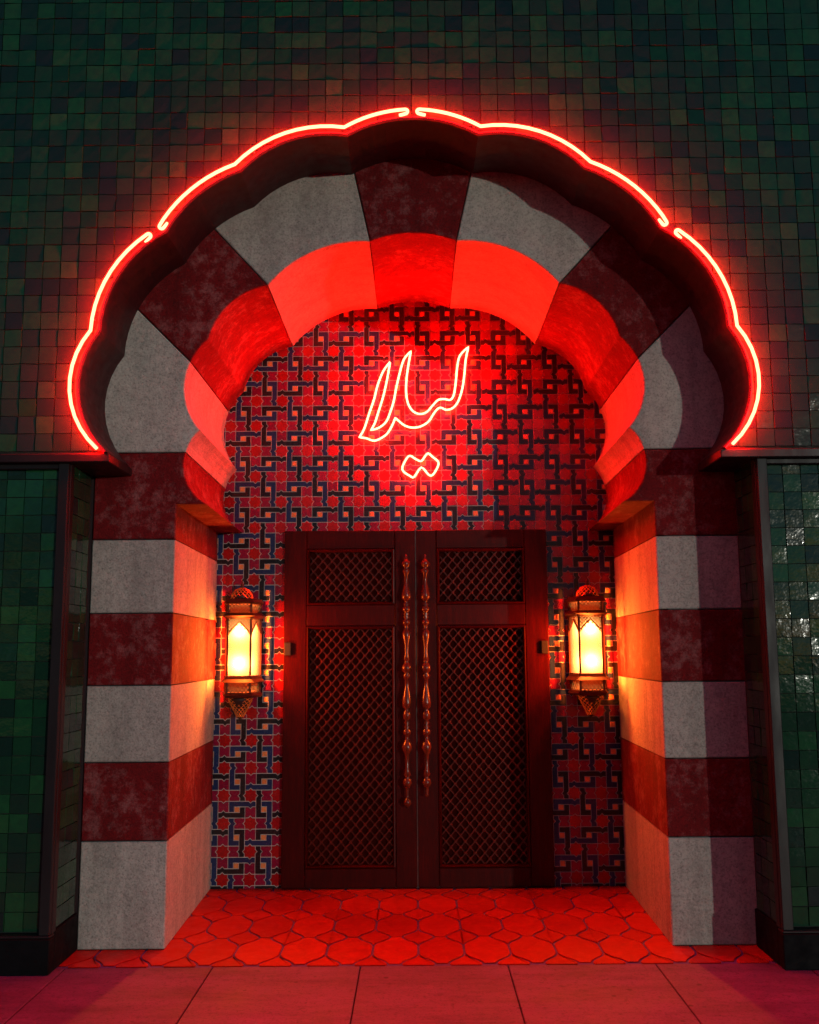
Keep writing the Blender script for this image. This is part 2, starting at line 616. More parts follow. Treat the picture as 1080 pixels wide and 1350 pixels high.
# glazed tiles
TP = .097
def zellige_variant(seed, w=TP):
    rd = random.Random(seed)
    h = w / 2 - .0010
    V, F = [], []
    xs = (-1, 0, 1)
    jit = lambda: rd.uniform(-.0012, .0012)
    cor = {}
    for i, a in enumerate(xs):
        for j, b in enumerate(xs):
            edge = (a != 0) or (b != 0)
            V.append((a * (h - .0015) + jit(), -.010 + (.0003 if edge else 0) + rd.uniform(-.0005, .0005), b * (h - .0015) + jit()))
    idx = lambda i, j: i * 3 + j
    for i in range(2):
        for j in range(2):
            F.append((idx(i, j), idx(i + 1, j), idx(i + 1, j + 1), idx(i, j + 1)))
    ringi = [idx(0, 0), idx(1, 0), idx(2, 0), idx(2, 1), idx(2, 2), idx(1, 2), idx(0, 2), idx(0, 1)]
    for q in list(ringi):                         # the sides get their own vertices, so the glaze stays flat to its edge
        V.append(V[q])
    ringi = list(range(9, 17))
    b0 = len(V)
    for q in ringi:
        x, y, z = V[q]
        V.append((x * 1.03, 0.001, z * 1.03))
    for k in range(8):
        F.append((ringi[k], b0 + k, b0 + (k + 1) % 8, ringi[(k + 1) % 8]))
    return V, F
ZV = [zellige_variant(s) for s in range(9)]
ZM = [mesh('tile', V, F, 'green_glaze', True) for V, F in ZV]
def shade_flat_sides(me):
    for p in me.polygons:
        if abs(p.normal.y) < .7:
            p.use_smooth = False
for me in ZM:
    shade_flat_sides(me)
cells = []
nx = int(WX / TP) + 1
for j in range(int((WT - 2.66) / TP)):
    zc = 2.662 + (j + .5) * TP
    for i in range(-nx, nx):
        xc = -.004 + (i + .5) * TP
        if abs(xc) > WX - TP / 2:
            continue
        corners = [(xc + a * TP / 2, zc + b * TP / 2) for a, b in ((-1, -1), (1, -1), (1, 1), (-1, 1))]
        OP = [(-1.648, 2.0)] + OPEN + [(1.648, 2.0)]
        ins = [inside(OP, *c) for c in corners]
        hits = [k for k in range(n - 1) if any(abs(OPEN[k + q][0] - xc) < TP / 2 and abs(OPEN[k + q][1] - zc) < TP / 2 for q in (0, 1))]
        if all(ins):
            continue
        if not any(ins) and not hits:
            cells.append((xc, zc, None))
            continue
        pl = ccw([(xc + a * (TP / 2 - .0016), zc + b * (TP / 2 - .0016)) for a, b in ((-1, -1), (1, -1), (1, 1), (-1, 1))])
        # nearest outline segments cut the tile, one cut for each lobe that crosses it
        lob = {}
        for k in range(n - 1):
            mx, mz = (OPEN[k][0] + OPEN[k + 1][0]) / 2, (OPEN[k][1] + OPEN[k + 1][1]) / 2
            if abs(mx - xc) < TP * .75 and abs(mz - zc) < TP * .75:
                lob.setdefault(k // 10, []).append(k)
        for ks in lob.values():
            a, b = Vector(OPEN[ks[0]]), Vector(OPEN[ks[-1] + 1])
            t = (b - a).normalized()
            nr = Vector((-t.y, t.x))
            cut = clip(pl, tuple(a + nr * .004), tuple(nr))
            if len(cut) >= 3:
                pl = cut
            else:
                pl = []
                break
        if len(pl) >= 3 and abs(area2(pl)) / 2 > .0004:
            cells.append((xc, zc, pl))
def in_view(x, z):
    return abs(x) < 2.40 and z < 5.35
cells.sort(key=lambda c: (not in_view(c[0], c[1]), c[1] + .25 * abs(abs(c[0]) - 1.9)))
rest = MB()
for q, (x, z, pl) in enumerate(cells):
    rx, rz, ry = random.gauss(0, .028), random.gauss(0, .028), random.gauss(0, .010)
    if pl is None:
        k = random.randrange(9)
        if q < 300:
            o = link('tile', ZM[k], None, (x, Y_WALL, z), (rx, ry, rz))
            child(o, wall)
        else:
            mt = Matrix.Translation((x, Y_WALL, z)) @ Matrix.Rotation(rz, 4, 'Z') @ Matrix.Rotation(ry, 4, 'Y') @ Matrix.Rotation(rx, 4, 'X')
            rest.add([mt @ Vector(v) for v in ZV[k][0]], ZV[k][1])
    else:
        pl = ccw(pl)
        cx = sum(p[0] for p in pl) / len(pl)
        cz = sum(p[1] for p in pl) / len(pl)
        loc = [(px - cx, pz - cz) for px, pz in pl]
        nn = len(loc)
        V = [(a, -.0095 + rx * b + rz * a, b) for a, b in loc] + [(a, .001, b) for a, b in loc]
        F = [tuple(range(nn))] + [(i, i + nn, (i + 1) % nn + nn, (i + 1) % nn) for i in range(nn)]
        if q < 300:
            child(link('tile', mesh('tile', V, F, 'green_glaze'), None, (cx, Y_WALL, cz)), wall)
        else:
            rest.add([(a + cx, b + Y_WALL, c + cz) for a, b, c in V], F)
o = child(rest.obj('tile_field', 'green_glaze', smooth=False), wall)
o['kind'] = 'stuff'

# ledges, lower wall panels with frame, plinth and tiles
def lower_panel(s):
    root = empty('tiled_side_wall', (s * 2.6, Y_WALL, 0))
    tag(root, 'low green tiled wall in a %s frame beside the %s pier' % (('dark', 'evenly lit') if s < 0 else ('greyish', 'half shadowed')), 'wall')
    def bx(name, mat, xa, xb, ya, yb, za, zb, bev=.004):
        xa, xb = sorted((s * xa, s * xb))
        return child(MB().box(xa, xb, ya, yb, za, zb, bev).obj(name, mat), root)
    XJ = 1.850 if s < 0 else 1.828
    bx('ledge', 'bronze_trim', 1.63, WX, 5.205, 5.645, 2.597, 2.643)
    bx('core', 'dark_grout', XJ + .012, WX, 5.30, 5.653, .0, 2.595, 0)
    bx('core', 'reveal_paint', 1.8495, XJ + .30, 5.6525, 6.10, .0, 3.0, 0)
    bx('post', 'bronze_trim', XJ, XJ + .055, 5.232, 5.297, .186, 2.596)
    bx('post', 'bronze_trim', XJ - .004, XJ + .018, 5.262, 5.315, .186, 2.596, .003)
    bx('top_rail', 'bronze_trim', XJ + .056, WX, 5.25, 5.299, 2.568, 2.596)
    bx('plinth', 'plinth_paint', XJ - .006, WX, 5.222, 5.298, .0, .172)
    bx('plinth_cap', 'bronze_trim', XJ - .004, WX, 5.230, 5.298, .1725, .185)
    bx('plinth_return', 'plinth_paint', XJ - .006, XJ + .011, 5.2985, 5.640, .0, .195)
    q = 0
    for j in range(25):
        zc = .190 + (j + .5) * TP
        if zc > 2.57:
            break
        for i in range(14):
            xc = XJ + .058 + (i + .5) * TP
            if xc + TP / 2 > WX or i > 8:
                continue
            o = link('tile', random.choice(ZM), None, (s * xc, 5.30, zc), (random.gauss(0, .022), random.gauss(0, .008), random.gauss(0, .022)))
            child(o, root)
        for i in range(3):                        # tiles on the side of the jamb
            o = link('tile', random.choice(ZM), None, (s * (XJ + .012), 5.366 + i * TP, zc + .01), (random.gauss(0, .02), 0, s * R(-90) + random.gauss(0, .02)))
            child(o, root)
    return root
lower_panel(-1)
lower_panel(1)

# ------------------------------------------------------------------ striped stone arch on two piers
arch = empty('stone_arch', (0, Y_STONE, 0))
tag(arch, 'scalloped horseshoe arch of alternating grey and dark red stone blocks', 'arch')
inner = []
for k in range(4):
    inner += arc(ST_C[k], ST_C[k + 1], ST_S[k], 14, (0, 3.0 if k < 3 else 2.62))[(0 if k == 0 else 1):]
def flare(p):
    return (p[0] * 1.026, 2.43 + (p[1] - 2.43) * 1.047)
def between(p, q):
    """inner-edge points from p to q (both on the edge), p nearer the apex"""
    def near(t):
        return min(range(len(inner)), key=lambda i: (Vector(inner[i]) - Vector(t)).length)
    a, b = near(p), near(q)
    return [p] + [inner[i] for i in range(a + 1, b)] + [q]
def near_pt(t):
    return min(inner, key=lambda p: (Vector(p) - Vector(t)).length)
J1, J2, J3 = (.257, 4.008), (.862, 3.740), near_pt((1.300, 3.270))
J4 = near_pt((1.333, 2.735))
J4 = (J4[0], 2.735)
O1, O2, O3 = (.43, 4.80), (1.62, 4.567), (2.05, 4.02)
gap = .0030
def block(pl, mat, mirror, pl2=None):
    pl = ccw(pl)
    fr = inset(pl, gap)
    ch = inset(pl, gap + .0055)
    back = [flare(p) if p[1] > 2.43 + 1e-6 else (p[0] * 1.026 if abs(p[0]) < 1.5 else p[0], p[1]) for p in fr]
    if mirror:
        fr, ch, back = [[(-x, z) for x, z in reversed(L)] for L in (fr, ch, back)]
    nn = len(fr)
    V = [(x, Y_STONE, z) for x, z in ch] + [(x, Y_STONE + .0055, z) for x, z in fr] + [(x, Y_BACK - .008, z) for x, z in back]
    F = [tuple(range(nn))]
    for b in (0, nn):
        F += [(b + i, b + nn + i, b + nn + (i + 1) % nn, b + (i + 1) % nn) for i in range(nn)]
    o = link('stone_block', mesh('stone_block', V, F, mat))
    child(o, arch)
    return o
topc = arc((-J1[0], J1[1]), J1, .052, 12)
block(topc + [O1, (-O1[0], O1[1])], 'red_stone', False)
for mir in (False, True):
    block(between(J1, J2) + [O2, O1], 'grey_stone', mir)
    block(between(J2, J3) + [O3, O2], 'red_stone', mir)
    block(between(J3, J4) + [(2.05, 2.735), O3], 'grey_stone', mir)
    block(between(J4, (1.195, 2.430)) + [(1.37, 2.430), (1.37, 2.230), (1.848, 2.230), (1.848, 2.735)], 'red_stone', mir)
    zs = [0, .567, .988, 1.408, 1.811, 2.230]
    for k in range(5):
        block([(1.37, zs[k]), (1.848, zs[k]), (1.848, zs[k + 1]), (1.37, zs[k + 1])], 'grey_stone' if k % 2 == 0 else 'red_stone', mir)
    sgn = -1 if mir else 1
# dark mortar core, just behind the joint faces
for s in (-1, 1):
    xs = sorted((s * 1.43, s * 1.84))
    child(MB().box(xs[0], xs[1], Y_STONE + .012, Y_BACK - .01, 0, 2.72).obj('mortar_core', 'reveal_paint'), arch)

# ------------------------------------------------------------------ mosaic back wall
mos = empty('mosaic_wall', (0, Y_BACK, 0))
tag(mos, 'back wall of red star tiles laced with blue and black bands around the doors', 'wall')
child(MB().box(-2.3, 2.3, Y_BACK, Y_BACK + .25, -.1, 5.2).obj('grout_bed', 'pale_grout'), mos)
U = .0371
SX0, SZ0 = -1.331, .4275
c_, d_ = .38, .35
star = []
for k in range(4):
    a = math.pi / 2 * k
    for (x, z) in ((1, -c_), (1 + d_, 0), (1, c_), (1, 1)):
        star.append((x * math.cos(a) - z * math.sin(a), x * math.sin(a) + z * math.cos(a)))
band = [(1, 1), (2, 1), (2, c_), (2 + d_, 0), (2, -c_), (2, -3), (3, -3), (3, -4), (1, -4), (1, -c_), (1 + d_, 0), (1, c_)]
bowt = [(1, 1), (3, 1), (3, c_), (3 - d_, 0), (3, -c_), (3, -1), (1, -1), (1, -c_), (1 + d_, 0), (1, c_)]
sq = [(-.5, -.5), (.5, -.5), (.5, .5), (-.5, .5)]
def mosaic_mesh(poly, mat, ctr=(0, 0)):
    pl = [((x - ctr[0]) * U, (z - ctr[1]) * U) for x, z in poly]
    a, b = inset(pl, .0026), inset(pl, .0036)
    nn = len(a)
    V = [(x, -.0055, z) for x, z in b] + [(x, -.0045, z) for x, z in a] + [(x, .001, z) for x, z in a]
    F = [tuple(range(nn))]
    for q in (0, nn):
        F += [(q + i, q + nn + i, q + nn + (i + 1) % nn, q + (i + 1) % nn) for i in range(nn)]
    return mesh('mosaic_tile', V, F, mat)
bc = (1.6, -1.7)
m_star = mosaic_mesh(star, 'star_glaze')
m_bow = mosaic_mesh(bowt, 'bowtie_glaze', (2, 0))
m_sq = mosaic_mesh(sq, 'orange_glaze')
m_bl, m_bk = mosaic_mesh(band, 'blue_glaze', bc), mosaic_mesh(band, 'black_glaze', bc)
vis = [(p[0] * 1.026 + .12, 2.43 + (p[1] - 2.43) * 1.047 + .10) for p in topc[6:] + inner[1:]]
vis = vis + [(1.47, 2.43), (1.47, -.12)]
VIS = [(-x, z) for x, z in reversed(vis)] + vis
pieces = []
def rot2(x, z, k):
    for _ in range(k):
        x, z = -z, x
    return x, z
for i in range(-3, 20):
    for j in range(-4, 25):
        x, z = SX0 + i * 5 * U, SZ0 + j * 5 * U
        pieces.append(('star_tile', m_star, x, z, 0))
        pieces.append(('square_tile', m_sq, x + 2.5 * U, z + 2.5 * U, 0))
        if (i + j) % 2 == 0:
            for k in range(4):
                vert = (k % 2 == 0)
                blue = vert == (j % 2 == 0)
                cx, cz = rot2(bc[0], bc[1], k)
                pieces.append(('blue_band_tile' if blue else 'black_band_tile', m_bl if blue else m_bk, x + cx * U, z + cz * U, k))
        else:
            for k in range(4):
                cx, cz = rot2(2, 0, k)
                pieces.append(('bowtie_tile', m_bow, x + cx * U, z + cz * U, k))
count = {}
late = MB()
pieces.sort(key=lambda p: (p[3] - 1.58) ** 2 + p[2] ** 2)
for nm, me, x, z, k in pieces:
    if not inside(VIS, x, z):
        continue
    ext = .10 if 'band' in nm else .045
    if abs(x) < .915 - ext and z < 2.43 - ext:
        continue
    count[nm] = count.get(nm, 0) + 1
    tx, tz = random.gauss(0, .006), random.gauss(0, .006)
    if count[nm] > 300:
        mt = Matrix.Translation((x, Y_BACK, z)) @ Matrix.Rotation(-k * math.pi / 2, 4, 'Y')
        late.add([mt @ v.co for v in me.vertices], [tuple(p.vertices) for p in me.polygons])
    else:
        o = link(nm, me, None, (x, Y_BACK, z), (tx, -k * math.pi / 2, tz))
        child(o, mos)
if late.V:
    o = child(late.obj('bowtie_tile_field', 'bowtie_glaze'), mos)
    o['kind'] = 'stuff'

# ------------------------------------------------------------------ double door
door = empty('double_door', (0, 7.03, 0))
tag(door, 'tall dark wooden double door with diagonal lattice panels and long turned handles', 'door')
YD = 7.000
prof_h = [(115, 3), (122, 7), (130, 4), (140, 12), (155, 19), (170, 15), (180, 8), (188, 14), (196, 16), (210, 12), (250, 10), (280, 14), (305, 19), (322, 19), (334, 11), (345, 9), (352, 13), (360, 10), (366, 16), (380, 16), (388, 9), (396, 13), (404, 9), (412, 13), (420, 9), (428, 16), (442, 16), (450, 9), (458, 12), (466, 9), (474, 13), (486, 17), (505, 16), (545, 11), (585, 11), (608, 13), (616, 9), (628, 13), (640, 20), (660, 20), (672, 12), (680, 15), (690, 14), (700, 11), (735, 12), (775, 16), (805, 20), (825, 19), (838, 10), (848, 13), (858, 16), (880, 16), (888, 9), (898, 13), (908, 9), (918, 13), (926, 10), (934, 16), (950, 16), (958, 9), (968, 12), (978, 11), (992, 17), (1010, 21), (1025, 18), (1045, 12), (1075, 10), (1110, 12), (1135, 15), (1144, 9), (1155, 15), (1170, 19), (1185, 14), (1194, 8), (1204, 10), (1214, 7), (1224, 9), (1234, 5)]
tail = [(1238, 8), (1248, 14), (1262, 16), (1274, 12), (1282, 4)]
def hz(y):
    return 2.258 - (y - 115) * (2.258 - .54) / (1282 - 115)
for s in (-1, 1):
    xa, xb = .004, .925
    def rng(a, b):
        return tuple(sorted((s * a, s * b)))
    x0, x1 = rng(xa, xb)
    leaf = child(MB().box(x0, x1, YD + .035, Y_BACK - .012, .006, 2.44).obj('door_leaf', 'backing_panel'), door)
    def sub(o):
        o.parent = leaf
        return o
    def piece(name, a, b, z0, z1, ya=YD, yb=YD + .034, bev=.004, mat='dark_wood'):
        p, q = rng(a, b)
        return sub(MB().box(p, q, ya, yb, z0, z1, bev).obj(name, mat))
    px0, px1 = .168, .745
    piece('stile', xa, px0 - .022, .008, 2.438)
    piece('stile', px1 + .022, xb, .008, 2.438)
    zu0, zu1, zl0, zl1 = 1.935, 2.285, .157, 1.745
    piece('rail', px0 - .021, px1 + .021, .008, zl0 - .022)
    piece('rail', px0 - .021, px1 + .021, zl1 + .022, zu0 - .022)
    piece('rail', px0 - .021, px1 + .021, zu1 + .022, 2.438)
    for (z0, z1) in ((zu0, zu1), (zl0, zl1)):
        a, b = rng(px0, px1)
        mb = MB()
        # moulding: outer edge level with the stiles, raised bead, then stepping down to the lattice
        prof_m = [(.021, YD + .006), (.017, YD - .007), (.010, YD - .009), (.005, YD - .002), (.0, YD + .012), (-.003, YD + .034)]
        rings = []
        for off, y in prof_m:
            base = len(mb.V)
            mb.V += [(a - off, y, z0 - off), (b + off, y, z0 - off), (b + off, y, z1 + off), (a - off, y, z1 + off)]
            rings.append(base)
        for r0, r1 in zip(rings, rings[1:]):
            for k in range(4):
                mb.F.append((r0 + k, r1 + k, r1 + (k + 1) % 4, r0 + (k + 1) % 4))
        sub(mb.obj('moulding', 'dark_wood'))
        # lattice bars
        PW, PH = .0660, .0760
        rect = [(a, z0), (b, z0), (b, z1), (a, z1)]
        cx, cz = (a + b) / 2, (z0 + z1) / 2
        for fam in (-1, 1):
            dirv = Vector((PW, fam * PH)).normalized()
            nr = Vector((-dirv.y, dirv.x))
            step = PW * PH / math.hypot(PW, PH)
            K = int(2.2 / step)
            for k in range(-K, K + 1):
                c0 = Vector((cx, cz)) + nr * (k + .5) * step
                # clip the infinite line to the panel
                tmin, tmax = -9, 9
                ok = True
                for comp, lo, hi in ((0, a, b), (1, z0, z1)):
                    t1, t2 = (lo - c0[comp]) / dirv[comp], (hi - c0[comp]) / dirv[comp]
                    tmin, tmax = max(tmin, min(t1, t2)), min(tmax, max(t1, t2))
                if tmax - tmin < .02:
                    continue
                p, q = c0 + dirv * tmin, c0 + dirv * tmax
                w, yo = .0060, (YD + .010 if fam > 0 else YD + .0125)
                mb = MB()
                ring0 = [p - nr * w, p - nr * w * .4, p + nr * w * .4, p + nr * w]
                dq = q - p
                dep = (.016, 0, 0, .016)
                V = [(v.x, yo + d2, v.y) for v, d2 in zip(ring0, dep)] + [(v.x + dq.x, yo + d2, v.y + dq.y) for v, d2 in zip(ring0, dep)]
                mb.add(V, [(0, 1, 5, 4), (1, 2, 6, 5), (2, 3, 7, 6)])
                if fam > 0:                                   # turned bosses at the crossings
                    L = dq.length
                    half = math.hypot(PW, PH) / 2
                    e2 = Vector((PW, -PH)).normalized()
                    n2 = Vector((-e2.y, e2.x))
                    # crossings: points where n2.(P - centre) = (m+.5)*step
                    s0 = n2.dot(p - Vector((cx, cz)))
                    ds = n2.dot(dirv)
                    for mi in range(-K, K + 1):
                        t = ((mi + .5) * step - s0) / ds
                        if .004 < t < L - .004:
                            c1 = p + dirv * t
                            r_ = .0138
                            V = [(c1.x + r_ * math.cos(g * math.pi / 3), yo + .004, c1.y + r_ * math.sin(g * math.pi / 3)) for g in range(6)]
                            V += [(c1.x + r_ * .55 * math.cos(g * math.pi / 3), yo - .005, c1.y + r_ * .55 * math.sin(g * math.pi / 3)) for g in range(6)]
                            mb.add(V, [(g, (g + 1) % 6, (g + 1) % 6 + 6, g + 6) for g in range(6)] + [tuple(range(6, 12))])
                sub(mb.obj('lattice_bar', 'lattice_wood'))
    # handle
    hx = s * .066
    full = prof_h + (tail if s < 0 else [])
    pr = [((r * 1.10 if r >= 13 else r * .82) / 3.55 / 187, hz(y)) for y, r in full]
    pr.reverse()
    h = MB().lathe(pr, 14, (hx, YD - .062, 0))
    for z in (2.02, 1.30, .80):
        h.tube([(hx, YD - .062, z), (hx, YD + .004, z)], .008, 8)
    sub(h.obj('handle', 'polished_wood', smooth=True))
    p, q = rng(.872, .918)
    sub(MB().box(p, q, YD - .016, YD - .0005, 1.565, 1.655, .003).obj('hinge', 'iron'))
    if s < 0:
        sub(MB().box(-.0035, .0035, YD + .004, YD + .03, .008, 2.438).obj('meeting_strip', 'seam_metal'))

# ------------------------------------------------------------------ neon
def mirror(pts, s):
    return [(s * x, z) for x, z in pts]
def neon_tube(path_xz, label, hooks, y=5.190, r=.0092):
    pts = [Vector((x, y, z)) for x, z in path_xz]
    def hook(p, q):
        """doubled-back end: from p (the tip) returning along the tube, set toward the opening"""
        t = (q - p).normalized()
        inn = (Vector((0, y, 3.25)) - p)
        nrm = (inn - t * inn.dot(t)).normalized()
        out = []
        for k in range(1, 7):
            a = math.pi * k / 6
            out.append(p + nrm * .013 * (1 - math.cos(a)) - t * .013 * math.sin(a))
        out.append(out[-1] + t * .035 + Vector((0, .012, 0)))
        return out
    if hooks[0]:
        pts = list(reversed(hook(pts[0], pts[1]))) + pts
    if hooks[1]:
        pts = pts + hook(pts[-1], pts[-2])
    root = empty('neon_tube', (pts[len(pts) // 2].x, y, pts[len(pts) // 2].z))
    child(MB().tube(pts, r, 7).obj('glass_tube', 'neon_red', smooth=True), root)
    for k in range(6, len(pts) - 4, 9):
        p = pts[k]
        child(MB().tube([p + Vector((0, .010, 0)), (p.x, 5.2395, p.z)], .0045, 6).obj('tube_support', 'pale_grout'), root)
    tag(root, label, 'neon tube', 'red neon tubes outlining the scalloped arch')
    return root
rt = []
for k in range(4):
    rt.append(arc(NEON[k], NEON[k + 1], NSAG[k], 10))
top_half = arc((-NEON[0][0], NEON[0][1]), NEON[0], .105, 20)
for s, sd in ((-1, 'above the left half'), (1, 'right')):
    up = [p for p in top_half if p[0] > .03] + rt[0][1:] + rt[1][1:]
    up = up[:-1] + [(up[-1][0] - .008, up[-1][1] + .012)]
    low = [toward(rt[2][1], -.0)] + rt[2][2:] + rt[3][1:]
    side = ('beside the wall panel in the dark frame', 'beside the wall panel in the greyish frame')[s > 0]
    neon_tube(mirror(up, s), 'long red neon tube over the arch crown on the %s pier\'s half' % ('evenly lit' if s < 0 else 'half shadowed'), (True, True))
    neon_tube(mirror(low, s), 'short red neon tube low on the arch above the %s framed side wall' % ('dark' if s < 0 else 'greyish'), (True, False))

SIGN = [(-0.396, 3.109), (-0.361, 3.171), (-0.325, 3.284), (-0.29, 3.388), (-0.264, 3.492), (-0.223, 3.596), (-0.174, 3.664), (-0.180, 3.625), (-0.198, 3.523), (-0.224, 3.408), (-0.259, 3.294), (-0.285, 3.212), (-0.313, 3.160), (-0.255, 3.178), (-0.204, 3.221), (-0.173, 3.294), (-0.148, 3.376), (-0.132, 3.46), (-0.111, 3.554), (-0.075, 3.679), (-0.022, 3.744), (-0.038, 3.660), (-0.055, 3.543), (-0.059, 3.438), (-0.046, 3.355), (-0.011, 3.298), (0.039, 3.276), (0.09, 3.292), (0.131, 3.338), (0.172, 3.379), (0.217, 3.385), (0.258, 3.379), (0.284, 3.415), (0.3, 3.509), (0.312, 3.624), (0.333, 3.708), (0.395, 3.773), (0.374, 3.676), (0.362, 3.56), (0.345, 3.456), (0.313, 3.363), (0.272, 3.316), (0.227, 3.306), (0.196, 3.320), (0.171, 3.316), (0.14, 3.281), (0.099, 3.219), (0.038, 3.183), (-0.022, 3.177), (-0.073, 3.194), (-0.113, 3.226), (-0.138, 3.249), (-0.153, 3.211), (-0.179, 3.159), (-0.214, 3.118), (-0.285, 3.083), (-0.346, 3.101)]
DOTS = [(-0.09, 2.871), (-0.064, 2.943), (-0.034, 2.971), (0.006, 2.947), (0.046, 2.932), (0.077, 2.972), (0.097, 2.987), (0.127, 2.962), (0.167, 2.926), (0.161, 2.885), (0.126, 2.831), (0.096, 2.834), (0.046, 2.886), (-0.005, 2.818), (-0.035, 2.825)]
sg = empty('neon_sign', (0, 7.0, 2.8))
tag(sg, 'glowing Arabic script neon sign with two dots on the mosaic wall', 'neon sign')
YS = 6.985
def corner_path(pts, sharp, sub):
    """closed smooth path broken at the sharp corners"""
    out, n = [], len(pts)
    idx = sorted(sharp)
    for a, b in zip(idx, idx[1:] + [idx[0] + n]):
        run = [pts[k % n] for k in range(a, b + 1)]
        seg = smooth_path([(x, YS, z) for x, z in run], sub)
        out += seg[:-1]
    return out
p1 = corner_path(SIGN, [0, 6, 12, 20, 36, 51], 4)
child(MB().tube(p1, .0076, 7, closed=True).obj('script_tube', 'neon_sign', smooth=True), sg)
p2 = smooth_path([(x, YS, z) for x, z in DOTS], 3, True)
child(MB().tube(p2, .0076, 7, closed=True).obj('dots_tube', 'neon_sign', smooth=True), sg)
for k in (8, 40, 66, 92, 118, 150, 180, 205):
    p = p1[k]
    child(MB().tube([p + Vector((0, .008, 0)), (p.x, Y_BACK - .004, p.z)], .004, 6).obj('tube_support', 'pale_grout'), sg)
for k in (4, 28):
    p = p2[k]
    child(MB().tube([p + Vector((0, .008, 0)), (p.x, Y_BACK - .004, p.z)], .004, 6).obj('tube_support', 'pale_grout'), sg)

